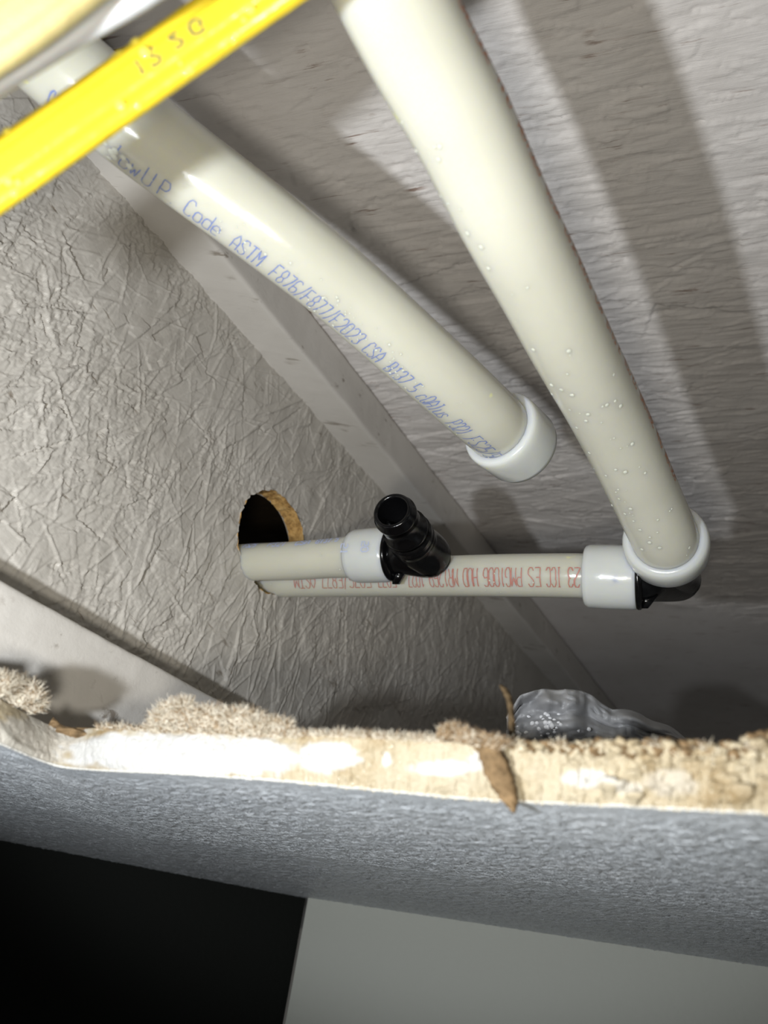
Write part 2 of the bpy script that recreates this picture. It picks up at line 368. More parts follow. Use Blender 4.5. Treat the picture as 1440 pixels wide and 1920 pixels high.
for _ in range(2600):                                        # thin raised splinters
    cx_, cz_, an, L_, W_ = rng.uniform(0, u1-u0), rng.uniform(0, nv*dz), 1.2+rng.normal(0, .6), rng.uniform(.006, .045), rng.uniform(.0004, .0012)
    c, s = math.cos(an), math.sin(an); ex = abs(c)*L_/2+W_; ez = abs(s)*L_/2+W_
    i0, i1, j0, j1 = max(0, int((cx_-ex)/dx)), min(nu, int((cx_+ex)/dx)+2), max(0, int((cz_-ez)/dz)), min(nv, int((cz_+ez)/dz)+2)
    if i0 >= i1 or j0 >= j1: continue
    X, Z = np.meshgrid(np.arange(i0, i1)*dx-cx_, np.arange(j0, j1)*dz-cz_, indexing='ij'); u = X*c+Z*s; v = -X*s+Z*c
    H[i0:i1, j0:j1] += np.clip(1-(v/W_)**2, 0, 1)*np.clip(1-(2*u/L_)**4, 0, 1)*rng.uniform(-.0003, .0007)
UU, VV = np.meshgrid(US, VS, indexing='ij'); D = np.hypot(UU-HU, VV-HZ); ang = np.arctan2(VV-HZ, UU-HU)
rim = HR*(1+0.012*np.sin(7*ang+1)+0.01*np.sin(17*ang)+0.008*np.sin(41*ang))
inside = D < rim
near = inside & (D > rim-dx*1.6)
sx = np.where(near, HU+(UU-HU)*rim/np.maximum(D, 1e-6), UU); sz = np.where(near, HZ+(VV-HZ)*rim/np.maximum(D, 1e-6), VV)
H = H+np.where(D < rim+0.006, np.clip(1-(D-rim)/0.006, 0, 1)*0.0009*(0.5+0.5*np.sin(23*ang+2*np.sin(5*ang))), 0)
bad = inside & ~near
keep = ~(bad[:-1, :-1] | bad[1:, :-1] | bad[:-1, 1:] | bad[1:, 1:])
V = WEB0+sx[..., None]*Jw+H[..., None]*Nw+sz[..., None]*Zw
mb = MB(); mb.add(V.reshape(-1, 3), grid_faces(nu, nv, keep))
# back face of the web with the same hole
th = np.linspace(0, 2*math.pi, 97)[:-1]; ring = [jw(HU+HR*1.0*math.cos(t), -TW, HZ+HR*math.sin(t)) for t in th]
outer = []
for t in th:
    c, s = math.cos(t), math.sin(t); k = min(((u1-HU) if c > 0 else (u0-HU))/c if abs(c) > 1e-6 else 1e9, ((VS[-1]-HZ) if s > 0 else (VS[0]-HZ))/s if abs(s) > 1e-6 else 1e9)
    outer.append(jw(HU+k*c, -TW, HZ+k*s))
mb.add(ring+outer, [[i, (i+1) % 96, 96+(i+1) % 96, 96+i] for i in range(96)])
web = mb.build('web', [M_web], joist)
mb = MB(); K = 128; rows = 7; V = []
for r in range(rows):
    for k in range(K):
        t = k/K*2*math.pi; rr = HR*(1+0.012*math.sin(7*t+1)+0.01*math.sin(17*t)+0.008*math.sin(41*t))+random.gauss(0, 0.00035)*(0 < r)
        V.append(jw(HU+rr*math.cos(t), 0.0004-TW*r/(rows-1), HZ+rr*math.sin(t)))
mb.add(V, [[i*K+j, i*K+(j+1) % K, (i+1)*K+(j+1) % K, (i+1)*K+j] for i in range(rows-1) for j in range(K)])
mb.build('hole_rim', [M_raw], joist, label='raw tan sawn edge of the drilled hole')

def slab(name, n0, n1, z0, z1, us, mats, bow=0.0006, seam=None):
    """long timber: cross-section loop swept along the joist"""
    b = 0.0022; prof = []
    for (cn, cz, a0) in ((n1-b, z1-b, 0), (n0+b, z1-b, 90), (n0+b, z0+b, 180), (n1-b, z0+b, 270)):
        for k in range(4): a = math.radians(a0+k*30); prof.append((cn+b*math.cos(a), cz+b*math.sin(a)))
    # densify the faces
    out = []
    for i in range(len(prof)):
        p, q = np.array(prof[i]), np.array(prof[(i+1) % len(prof)]); k = max(1, int(np.linalg.norm(q-p)/0.0022))
        for j in range(k): out.append(p+(q-p)*j/k)
    n = len(out); V = []; O = np.array(out)
    wob = (vnoise(len(us), n, (60, 10))-0.5)*bow+(vnoise(len(us), n, (300, 14))-0.5)*bow*0.6
    for i, u in enumerate(us):
        for j in range(n):
            d = wob[i, j]
            if seam is not None:
                d -= 0.0007*math.exp(-((O[j][1]-seam-0.001*math.sin(u*30))/0.0009)**2)
            V.append(jw(u, O[j][0]+d, O[j][1]+d*0.5))
    mb = MB(); mb.add(V, [[i*n+j, i*n+(j+1) % n, (i+1)*n+(j+1) % n, (i+1)*n+j] for i in range(len(us)-1) for j in range(n)]+[list(range(n))[::-1], [(len(us)-1)*n+j for j in range(n)]])
    return mb.build(name, mats, joist)
uu = np.linspace(-0.5, 1.3, 900)
slab('top_flange', -TW-PRO, PRO, Z_TF, Z_TOP, uu, [M_flange])
slab('bottom_flange', -TW-PRO, PRO, Z_CT+0.0005, Z_BF, uu, [M_flange], seam=zS)
# plain continuation of the web out of sight
for (a, b) in ((-0.5, u0), (u1, 1.3)):
    mb = MB(); V = [jw(u, n, z) for u in (a, b) for n in (-TW, 0) for z in (Z_BF-0.002, Z_TF+0.002)]
    mb.add(V, [[0, 1, 3, 2], [4, 6, 7, 5], [0, 4, 5, 1], [2, 3, 7, 6], [0, 2, 6, 4], [1, 5, 7, 3]])
    mb.build('web_run', [M_web], joist, smooth=False)

# ------------------------------------------------------------------ subfloor above
Z_SUB = CAM[2]+Z_TOP+.0022
gd = nz((on_z(1400, 60, Z_SUB)-on_z(1000, 140, Z_SUB))); gang = math.atan2(gd[1], gd[0])
M_sub.node_tree.nodes['Mapping.001'].inputs['Rotation'].default_value = (0, 0, gang)
M_sub.node_tree.nodes['Mapping.001'].inputs['Scale'].default_value = (1/22, 1/330, 1/40)
xs = np.concatenate([np.linspace(-0.75, -0.16, 30), np.arange(-0.159, 0.52, 0.0011), np.linspace(0.522, 1.6, 60)])
ys = np.concatenate([np.linspace(-0.55, -0.02, 20), np.arange(-0.019, 0.66, 0.0011), np.linspace(0.662, 1.7, 90)])
hx = (xs > -0.16) & (xs < 0.521); hy = (ys > -0.02) & (ys < 0.661); mx_, my_ = hx.sum(), hy.sum()
h = strands(mx_, my_, 0.0011, 0.0011, 2600, (0.05, 0.16), (0.008, 0.03), gang, 0.22, 0.0005, 0.5, 0.6)
h += strands(mx_, my_, 0.0011, 0.0011, 5000, (0.008, 0.05), (0.0012, 0.004), gang, 0.22, 0.00038, 0.8, 0.7)
h += (vnoise(mx_, my_, (70, 80))-0.5)*0.0007
HH = np.zeros((len(xs), len(ys))); HH[np.ix_(hx, hy)] = h
XX, YY = np.meshgrid(xs, ys, indexing='ij')
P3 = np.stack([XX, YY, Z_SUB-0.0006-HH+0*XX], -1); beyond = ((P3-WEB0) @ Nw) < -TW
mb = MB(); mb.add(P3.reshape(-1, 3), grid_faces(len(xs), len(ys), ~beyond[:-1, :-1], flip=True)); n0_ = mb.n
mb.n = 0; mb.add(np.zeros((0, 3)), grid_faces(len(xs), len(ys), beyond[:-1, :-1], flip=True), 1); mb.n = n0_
mb.add([[x, y, Z_SUB+0.018] for x in (xs[0], xs[-1]) for y in (ys[0], ys[-1])], [[0, 2, 3, 1]])
o = mb.build('floor', [M_sub, M_bayshade]); tag(o, 'grey painted underside of the wooden subfloor above the cavity', 'floor', kind='structure')

# ------------------------------------------------------------------ ceiling board with its broken edge
low = np.array([(-160, 1330), (-60, 1375), (0, 1395), (60, 1421), (110, 1440), (200, 1446), (300, 1450), (480, 1461), (600, 1472), (720, 1483), (860, 1497), (960, 1503), (1080, 1508), (1200, 1514), (1300, 1520), (1440, 1526), (1560, 1532)], float)
top = np.array([(-160, 1240), (-60, 1285), (0, 1310), (60, 1345), (120, 1372), (200, 1362), (300, 1370), (400, 1373), (500, 1378), (640, 1376), (720, 1382), (850, 1388), (960, 1392), (1080, 1397), (1200, 1396), (1300, 1400), (1440, 1402), (1560, 1404)], float)
NE = 1400; PX = np.linspace(-160, 1560, NE)
lowy = np.interp(PX, low[:, 0], low[:, 1]); topy = np.interp(PX, top[:, 0], top[:, 1])
sm = lambda a: np.convolve(np.pad(a, 45, 'edge'), np.hanning(91)/np.hanning(91).sum(), 'valid')
lowy = sm(lowy); topy = sm(topy)
jag = (vnoise(NE, 2, (90, 1))[:, 0]-0.5)*4+(vnoise(NE, 2, (300, 1))[:, 0]-0.5)*4
jagt = (vnoise(NE, 2, (40, 1))[:, 0]-0.5)*2+(vnoise(NE, 2, (160, 1))[:, 0]-0.5)*1
rough_r = np.clip((PX-880)/250, 0.25, 1)
E0 = np.array([on_z(x, y+j*0.35*q, CEIL) for x, y, j, q in zip(PX, lowy, jag, np.clip((PX-200)/300, .08, 1))])
E1 = np.array([on_z(x, y+j*k, CEIL+0.0127) for x, y, j, k in zip(PX, topy, jagt, (0.5+rough_r)*np.clip((PX-150)/300, .1, 1))])
ceiling = bpy.data.objects.new('ceiling', None); col.objects.link(ceiling); ceiling.location = E0[NE//2]
# painted face
xr = E0[:, 0]; o_ = np.argsort(xr); ed = lambda x: np.interp(x, xr[o_], E0[o_, 1])
gx = np.concatenate([np.linspace(-0.9, -0.36, 14), np.arange(-0.355, 0.42, 0.0009), np.linspace(0.425, 1.2, 16)])
def wall_y(x): return 0
c1, c2 = on_z(578, 1682, CEIL), on_z(1440, 1812, CEIL); wd = nz(c2-c1); c0 = on_z(0, 1572, CEIL)
print('wall corner', c1, c2, c0)
tv = np.concatenate([np.linspace(0, 0.17, 190), np.linspace(0.172, 0.5, 170), np.linspace(0.51, 1, 20)])
GX = np.repeat(gx[:, None], len(tv), 1); y0 = ed(gx); y1 = np.full_like(gx, 1.1)
GY = y0[:, None]+(y1-y0)[:, None]*tv[None]*1.0
# stipple
a, b = len(gx), len(tv)
def blobs(count, r0, r1, amp):
    hgt = np.zeros((a, b)); dxx = 0.0009
    for _ in range(count):
        x = rng.uniform(-0.3, 0.36); v = rng.uniform(0.0, 0.40); y = np.interp(x, gx, y0)+v
        rx = rng.uniform(r0, r1)*1.4; ry = rng.uniform(r0, r1)
        i0 = np.searchsorted(gx, x-rx); i1 = np.searchsorted(gx, x+rx)
        vv = tv*(1.1-np.interp(x, gx, y0)); j0 = np.searchsorted(vv, v-ry); j1 = np.searchsorted(vv, v+ry)
        if i1 <= i0 or j1 <= j0: continue
        q = 1-((gx[i0:i1, None]-x)/rx)**2-((vv[None, j0:j1]-v)/ry)**2
        hgt[i0:i1, j0:j1] = np.maximum(hgt[i0:i1, j0:j1], np.sqrt(np.clip(q, 0, 1))*amp*rng.uniform(0.4, 1))
    return hgt
st = blobs(42000, 0.0006, 0.0019, 0.00060)+(vnoise(a, b, (160, 90))-0.5)*0.00015
st += rng.normal(0, 0.00009, st.shape); st *= np.clip(tv*60, 0, 1)[None]
mb = MB(); mb.add(np.stack([GX, GY, CEIL-st], -1).reshape(-1, 3), grid_faces(a, b, flip=True))
NB = -0.34
gl = gx[0]; gr = gx[-1]
mb.add([[x, y, z] for z in (CEIL, CEIL+0.0127) for x, y in ((gl, NB), (gr, NB), (gr, -1.0), (gl, -1.0))], [[0, 1, 2, 3], [7, 6, 5, 4], [0, 4, 5, 1]])
ye = E0[0][1]; yf = E0[-1][1]
for xa, xb, ya, yb in ((gl, -0.38, ye+.28, ye+.28), (-0.38, E0[0][0], ye, ye), (E0[-1][0], 0.48, yf, yf), (0.48, gr, yf+.28, yf+.28)):
    gap = xa == -0.38 or xb == 0.48                          # stretch of the far rim outside the frame
    y_n = ya if gap else NB; yb = ya+.28 if gap else yb; zl = CEIL+.0002 if gap else CEIL
    mb.add([[xa, y_n, zl], [xb, y_n, zl], [xb, yb, zl], [xa, yb, zl], [xa, y_n, CEIL+0.0127], [xb, y_n, CEIL+0.0127], [xb, yb, CEIL+0.0127], [xa, yb, CEIL+0.0127]], [[0, 3, 2, 1], [4, 5, 6, 7], [1, 2, 6, 5], [0, 4, 7, 3], [0, 1, 5, 4]])
tag(ceiling, 'blue grey stippled plasterboard ceiling with a hole broken through it', 'ceiling', kind='structure')
mb.build('painted_face', [M_ceil], ceiling)
# broken gypsum face (rows from the low edge to the high edge)
NR = 26; rowz = np.linspace(0, 1, NR)
rgh = (vnoise(NE, NR, (200, 10))-0.5)*0.0016+(vnoise(NE, NR, (60, 4))-0.5)*0.0016+(vnoise(NE, NR, (500, 24))-0.5)*0.0008
rgh -= np.clip(vnoise(NE, NR, (70, 6))-0.66, 0, 1)*0.008
V = np.zeros((NE, NR, 3))
tg = np.gradient(E0, axis=0); nrm = np.stack([-tg[:, 1], tg[:, 0], 0*tg[:, 0]], 1); nrm /= np.linalg.norm(nrm, axis=1)[:, None]
for j, q in enumerate(rowz):
    base = E0*(1-q)+E1*q; bul = -math.sin(q*math.pi)*0.0012
    V[:, j] = base+nrm*(bul+rgh[:, j]*rough_r*math.sin(min(1, q*6)*math.pi/2))[:, None]
    V[:, j, 2] += 0 if j == 0 else (rgh[:, j]*0.5*rough_r if j > NR*0.6 else 0)
mb = MB(); mb.add(V.reshape(-1, 3), grid_faces(NE, NR, flip=False))
# top sheet of the board behind the break
V2 = np.concatenate([V[:, -1], V[:, -1]+np.array([0, 0.28, 0.0])]); V2[NE:, 2] = CEIL+0.0127
mb.add(V2, [[i, i+1, NE+i+1, NE+i] for i in range(NE-1)], 1)
# glistening wet beads
for _ in range(420):
    i = int(np.clip(rng.uniform(0.42, 0.985)**1.0*NE, 0, NE-1)); j = int(rng.choice([rng.integers(0, 3), rng.integers(0, NR)], p=[0.45, 0.55])); 
    droplet(mb, V[i, j], (0.1, -1, -0.35), rng.uniform(0.0002, 0.0005), 2)
core = mb.build('gypsum_core', [M_gyp, M_kraft, M_gloss], ceiling, label='broken cream and white gypsum edge')
chalk = np.zeros((NE, NR))
pxx = np.repeat(PX[:, None], NR, 1); pyy = lowy[:, None]*(1-rowz)+topy[:, None]*rowz
nn = (vnoise(NE, NR, (60, 6))-0.5)*1.2+(vnoise(NE, NR, (200, 12))-0.5)*0.8
def patch(cx, cy, rx, ry, s=1): 
    d = 1-np.sqrt(((pxx-cx)/rx)**2+((pyy-cy)/ry)**2)+nn*0.25
    return np.clip(d*4, 0, 1)*s
chalk = np.maximum.reduce([patch(320, 1412, 230, 46), patch(480, 1420, 90, 40), patch(610, 1422, 62, 34), patch(640, 1418, 42, 30), patch(724, 1428, 12, 16), patch(835, 1442, 70, 16, .9), patch(895, 1430, 20, 22, .8),
    patch(1105, 1462, 55, 18, .85), patch(1180, 1480, 30, 12, .5), patch(1260, 1470, 50, 30, .35), patch(60, 1390, 130, 50, .55)])
at = core.data.attributes.new('chalk', 'FLOAT', 'POINT'); full = np.zeros(len(core.data.vertices)); full[:NE*NR] = chalk.reshape(-1)
at.data.foreach_set('value', full)
# white painted lip between face and core
mb = MB(); V = []
for i in range(0, NE, 2):
    r = 0.00028+0.0002*random.random()
    for k in range(6): t = k/6*2*math.pi; V.append(E0[i]+np.array([0, math.cos(t)*r*0.8, math.sin(t)*r+0.0002]))
n6 = NE//2; mb.add(V, [[i*6+j, i*6+(j+1) % 6, (i+1)*6+(j+1) % 6, (i+1)*6+j] for i in range(n6-1) for j in range(6)])
mb.build('paint_lip', [M_bead], ceiling, label='thin pale paint lip along the broken edge')

def fibres(name, spots, count, mats, label=None, ln=(0.0015, 0.0045), clump=0.25):
    mb = MB()
    for _ in range(count):
        cx, cy, rx, ry, d = spots[int(rng.integers(len(spots)))]
        a = rng.uniform(0, 2*math.pi); q = math.sqrt(rng.random()); x = cx+rx*q*math.cos(a); y = cy+ry*q*math.sin(a)
        dd = d+rng.normal(0, 0.0012)
        p = P(x, y, dd); upv = np.array([rng.normal(0, 0.6), rng.normal(-0.3, 0.5), rng.uniform(-0.25, 1.0)]); upv = nz(upv); L = rng.uniform(*ln)
        bend = nz(rng.normal(0, 1, 3))*0.5; side = nz(np.cross(upv, CAM-p)); wd_ = rng.uniform(0.00006, 0.00013); V = []; s_ = p.copy(); dr = upv.copy()
        for k in range(4):
            V += [s_-side*wd_*(1-k/4), s_+side*wd_*(1-k/4)]; s_ = s_+dr*L/3; dr = nz(dr+bend*0.45)
        mb.add(V, [[0, 1, 3, 2], [2, 3, 5, 4], [4, 5, 7, 6]], int(rng.random() < clump))
    o = mb.build(name, mats, ceiling, label=label); o['kind'] = 'stuff'; return o
def edge_d(x, up=0.0):                                       # depth of the board's upper edge at column x
    i = int(np.clip(np.searchsorted(PX, x), 0, NE-1)); pc = R.T @ (E1[i]-CAM); return -pc[2]
ty = lambda x: np.interp(x, PX, topy)
line = [(x, ty(x)+2, 9, 4, edge_d(x)) for x in range(190, 960, 14)]+[(x, ty(x)+2, 12, 4, edge_d(x)) for x in range(960, 1440, 90)]
fibres('paper_fuzz', line, 5200, [M_fuzz, M_fuzzb], 'short torn paper fibres along the upper edge', (0.0008, 0.0028), 0.4)
def lump(name, blobs_, mats, label, seed, fib, clump=0.2, ln=(0.001, 0.003), amp=0.22):
    """a wad of torn paper: one lumpy closed skin with fibres"""
    mb = MB(); r2 = np.random.default_rng(seed)
    for (cx, cy, rx, ry, d) in blobs_:
        sx_, sy_ = rx*d/F, ry*d/F; c = P(cx, cy, d); ax, ay, az = R[:, 0], R[:, 1], R[:, 2]; V = []; Kx, Ky = 40, 20
        ph = r2.uniform(0, 6, 6)
        for i in range(Ky+1):
            e = -math.pi/2+math.pi*i/Ky
            for j in range(Kx):
                t = 2*math.pi*j/Kx; q = 1+amp*(math.sin(5*t+ph[0]+3*e)*math.sin(4*e+ph[1])+0.5*math.sin(11*t+ph[2])*math.sin(9*e+ph[3])+0.4*r2.normal()*0.5)
                V.append(c+.78*q*(ax*sx_*math.cos(e)*math.cos(t)+ay*sy_*math.sin(e)+az*min(sx_, sy_)*0.8*math.cos(e)*math.sin(t)))
        mb.add(V, [[i*Kx+j, i*Kx+(j+1) % Kx, (i+1)*Kx+(j+1) % Kx, (i+1)*Kx+j] for i in range(Ky) for j in range(Kx)])
    o = mb.build(name, mats, ceiling, label=label)
    fibres('fuzz', [(cx, cy, rx*1.02, ry*1.05, d-0.001) for (cx, cy, rx, ry, d) in blobs_], fib, [M_fuzz, M_fuzzb], None, ln, clump).parent = ceiling
    return o
e = edge_d
lump('torn_paper_wad', [(318, 1345, 24, 24, e(318)), (300, 1358, 16, 16, e(300)), (345, 1330, 14, 10, e(345))], [M_fuzz], 'pale fluffy torn paper tuft standing on the broken edge', 1, 3200, .35, (.0015, .0045))
lump('torn_paper_wad', [(390, 1352, 48, 22, e(390)), (445, 1353, 50, 20, e(445)), (500, 1366, 46, 14, e(500))], [M_fuzz], 'long low roll of pale torn paper on the broken edge', 2, 6500, 0.4, (.0012, .0036))
lump('torn_paper_wad', [(30, 1300, 46, 24, e(30)), (-20, 1285, 40, 24, e(-20)), (62, 1318, 20, 18, e(60)), (8, 1285, 26, 14, e(5))], [M_fuzz], 'pale torn paper roll at the left end of the broken edge', 3, 5500, 0.3, (.0015, .0042))
lump('torn_paper_wad', [(845, 1372, 26, 16, e(845)-.002), (872, 1380, 26, 14, e(870)-.003), (900, 1388, 28, 13, e(900)-.004), (930, 1394, 26, 14, e(930)-.004)], [M_kraft], 'dark wet torn paper clump above the hanging flap', 4, 1100, 0.8, (0.0008, 0.002), 0.4)
mb = MB()
for _ in range(420):
    x = rng.uniform(960, 1470); i = int(np.searchsorted(PX, x)); i = min(i, NE-1); p = E1[i]+np.array([rng.normal(0, .0005), rng.uniform(-.001, .003), rng.uniform(-.0018, .0006)+(.002 if x > 1410 else 0)])
    r_ = rng.uniform(.0003, .0016)*(1 if x > 1100 else .7); K = 9; ph = rng.uniform(0, 6, 4); V_ = []
    for e_ in range(7):
        ee = -math.pi/2+math.pi*e_/6
        for j in range(K):
            t = 2*math.pi*j/K; q = 1+.25*math.sin(3*t+ph[0]+ee)+.2*math.sin(2*ee+ph[1]+2*t); V_.append(p+r_*q*np.array([math.cos(ee)*math.cos(t)*1.3, math.cos(ee)*math.sin(t), math.sin(ee)*.8]))
    mb.add(V_, [[a_*K+j, a_*K+(j+1) % K, (a_+1)*K+(j+1) % K, (a_+1)*K+j] for a_ in range(6) for j in range(K)], int(rng.random() < .5))
for _ in range(60):
    x = rng.uniform(960, 1460); i = int(np.searchsorted(PX, x)); droplet(mb, E1[i]+np.array([0, -.0012, rng.uniform(-.003, 0)]), (0, -1, -.2), rng.uniform(.0003, .0006), 2, .8)
mb.build('gypsum_crumbs', [M_gyp, M_kraft, M_gloss], ceiling, label='wet brown and cream crumbs along the right of the broken edge')['kind'] = 'stuff'
def flap(name, ctr, mats, label, d0, twist=0.3, th=0.0006):
    """a torn strip: (x, y, half width px, depth offset)"""
    mb = MB(); C = spline([(x, y, w, d) for x, y, w, d in ctr], 40); K = 9; V = []
    for side in (0, 1):
        for i, (x, y, wv, d) in enumerate(C):
            t = C[min(i+1, 39)][:2]-C[max(i-1, 0)][:2]; n = np.array([-t[1], t[0]])/np.linalg.norm(t)
            for k in range(K):
                q = (k/(K-1)*2-1); jx = 1+0.12*math.sin(i*1.9)*math.sin(i*0.7) if k in (0, K-1) else 1
                V.append(P(x+n[0]*wv*q*jx, y+n[1]*wv*q*jx, d0+d+twist*0.004*q*q+0.0004*math.sin(i*0.8+k)+side*th))
    q = 40*K; Fs = []
    for i in range(39):
        for k in range(K-1):
            a_ = i*K+k; Fs.append([a_, a_+1, a_+K+1, a_+K]); Fs.append([q+a_, q+a_+K, q+a_+K+1, q+a_+1])
        for k in (0, K-1):
            a_ = i*K+k; Fs.append([a_, a_+K, q+a_+K, q+a_])
    mb.add(V, Fs); return mb.build(name, mats, ceiling, label=label)
flap('hanging_paper_flap', [(885, 1380, 16, 0), (912, 1400, 20, -.003), (930, 1440, 24, -.005), (948, 1480, 20, -.006), (960, 1508, 11, -.007), (964, 1526, 1, -.0075)], [M_kraft], 'brown pointed paper flap hanging over the broken edge', e(930)-.002)
flap('torn_paper_strip', [(105, 1366, 6, 0), (150, 1378, 9, -.001), (175, 1390, 8, -.002), (196, 1402, 5, -.003), (204, 1416, 1, -.003)], [M_kraft], 'small brown curled paper strip on the broken edge', e(150)-.003)
flap('backing_paper_lip', [(95, 1352, 9, 0.0), (120, 1366, 5, 0.0), (165, 1368, 4, 0.0), (200, 1366, 3, 0.0)], [M_kraft], 'torn brown backing paper lip', e(150)-.001)

flap('dried_drip', [(938, 1284, 3, 0), (950, 1300, 6, 0), (957, 1322, 6, 0), (959, 1352, 7, 0), (962, 1392, 8, 0)], [M_dkraft], 'dark brown curled shred behind the broken edge', e(955)+.012)
# ------------------------------------------------------------------ room below
def wall(name, A, B, material, label):
    A = np.array(A); B = np.array(B); d = nz(B-A); n = np.array([-d[1], d[0], 0])*0.10
    if n[1] < 0: n = -n
    V = [[p[0], p[1], z] for z in (0.0, CEIL-0.0003) for p in (A, B, B+n, A+n)]
    mb = MB(); mb.add(V, [[0, 1, 5, 4], [1, 2, 6, 5], [2, 3, 7, 6], [3, 0, 4, 7], [4, 5, 6, 7], [3, 2, 1, 0]])
    o = mb.build(name, [material], smooth=False); tag(o, label, 'wall', kind='structure')
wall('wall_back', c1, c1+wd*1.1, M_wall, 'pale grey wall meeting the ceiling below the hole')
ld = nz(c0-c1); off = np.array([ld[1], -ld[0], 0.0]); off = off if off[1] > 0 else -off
wall('wall_left', c1+ld*1.1+off*0.01, c1+off*0.01, M_dark, 'left wall in painted near black, standing in for the unlit area beside the pale wall')

# ------------------------------------------------------------------ pipes
def beads(mb, pipe, n, l0, l1, a0, a1, r0, r1, mi):
    for _ in range(n):
        l = rng.uniform(l0, l1); a_ = rng.uniform(a0, a1); p = pipe.pt(l, a_, -0.00003)
        droplet(mb, p, p-pipe.pt(l, a_, -0.005), rng.uniform(r0, r1), mi, rng.uniform(0.25, 0.5))
OD1 = 0.0143; OD2 = 0.0111
def ring_prof(L, ri, ro, ch=0.003):
    pr = [(0, ri)]
    for k in range(7): t = k/6*math.pi/2; pr.append((ch*(1-math.sin(t)), ro-ch*(1-math.sin(t))*0-ch*(1-math.cos(math.pi/2-t))*0 if False else ro-ch+ch*math.sin(t)))
    for k in range(7): t = k/6*math.pi/2; pr.append((L-ch*0.6*(1-math.sin(t)), ro-ch*0.6+ch*0.6*math.cos(t)))
    pr.append((L, ri)); return pr
# left hanging pipe with blue print and an end cap
lp = Pipe([P(-210, -170, .222), P(-60, -28, .229), P(60, 74, .235), P(150, 152, .240), P(278, 259, .2515), P(498, 425, .265), P(646, 543, .2785), P(790, 671, .292), P(892, 764, .309), P(938, 806, .3235), P(952, 818, .328)], OD1, 300)
t1 = thing('water_pipe', 'milky plastic pipe with blue printing ending in a white cap', 'pipe', lp.C[-1])
mb = MB(); lp.tube(mb)
ca, cb = math.radians(64), math.radians(31)
for word, x0, y0_, x1, y1_ in [('0k', 78, 196, 128, 186), ('low', 206, 280, 268, 322), ('U', 274, 318, 292, 336), ('P.', 304, 346, 340, 374), ('Code', 352, 384, 416, 440),
    ('ASTM', 428, 452, 492, 502), ('F876/F877/F2023', 500, 506, 684, 650), ('CSA', 684, 652, 718, 678), ('B137.5', 728, 688, 790, 728), ('cQAIus', 792, 734, 844, 776),
    ('P321', 856, 782, 884, 803), ('FS25/50', 890, 808, 945, 846)]:
    am = (ca+cb)/2; sa_, sb_ = lp.s_ang(x0, y0_, am), lp.s_ang(x1, y1_, am)
    write(mb, lp, word, sa_+.02*(sb_-sa_), sa_+.95*(sb_-sa_), ca, cb, 1, 0.00042, gap=.26, slant=0.25)
LL = lp.L[-1]
beads(mb, lp, 60, LL*.45, LL*.80, .25, 1.2, .0002, .0006, 2); beads(mb, lp, 90, LL*.30, LL*.98, 0, 1.3, .00015, .0004, 2)
beads(mb, lp, 8, lp.s_at(230, 220), lp.s_at(290, 270), .7, 1.2, .0006, .0016, 2)
mb.build('pipe_body', [M_pex, M_blue, M_drop], t1)
axl = nz(lp.C[-1]-lp.C[-14]); lip = P(934, 802, .322)
lipc = lp.C[np.argmin(((lp.C-lip)**2).sum(1))]
mb = MB(); lathe(mb, lipc, axl, [(0, OD1-.0004), (0, .0166), (.0006, .0174), (.002, .0179), (.006, .0180), (.0185, .0178), (.0215, .0170), (.0232, .0152), (.0238, .012), (.0240, 0)])
droplet(mb, lipc+axl*.001+(-Xc@R.T if False else R[:, 0]*-.014), -axl, .0005, 1)
mb.build('end_cap', [M_ring, M_drop], t1)
# right hanging pipe
corner = P(1266, 1086, .388); lipR = P(1247, 1014, .335); dn = nz(corner-lipR)
rp = Pipe([P(620, -330, .165), P(690, -120, .178), P(779, 75, .194), P(868, 240, .208), P(948, 407, .224), P(1012, 530, .241), P(1068, 642, .2595), P(1140, 780, .288), P(1200, 908, .313), lipR-dn*.004, lipR+dn*.014], OD1, 320)
t2 = thing('water_pipe', 'thick milky plastic pipe on the right, seated in the black elbow', 'pipe', lipR)
mb = MB(); rp.tube(mb)
sA, sB = rp.s_at(779, 75), rp.s_at(1225, 960); words = ['ICC-ES', 'PMG1006', 'HUD', 'MR1269', 'ASTM', 'F876/F877', 'CSA', 'B137.5', 'ICC-ES', 'PMG1006', 'HUD', 'MR1269']; s_ = rp.s_at(690, -100)
while s_ < sB-.01:
    for wd2 in words:
        if s_+len(wd2)*.0026 > sB: s_ = sB; break
        write(mb, rp, wd2, s_, s_+len(wd2)*.0026, math.radians(-87), math.radians(-66), 1, .0006); s_ += len(wd2)*.0026+.004
beads(mb, rp, 45, rp.L[-1]*.2, rp.L[-1]*.97, .2, 1.35, .0003, .0009, 2); beads(mb, rp, 30, rp.L[-1]*.5, rp.L[-1]*.99, -.6, .9, .0003, .0009, 2)
mb.build('pipe_body', [M_pex, M_redbrown, M_drop], t2)
mb = MB(); lathe(mb, lipR-dn*.004, dn, [(0, OD1-.0003), (0, .0160), (.0008, .0175), (.003, .0185), (.007, .0188), (.016, .0185), (.0195, .0175), (.021, .0158), (.021, .012)])
mb.build('expansion_ring', [M_ring], t2)
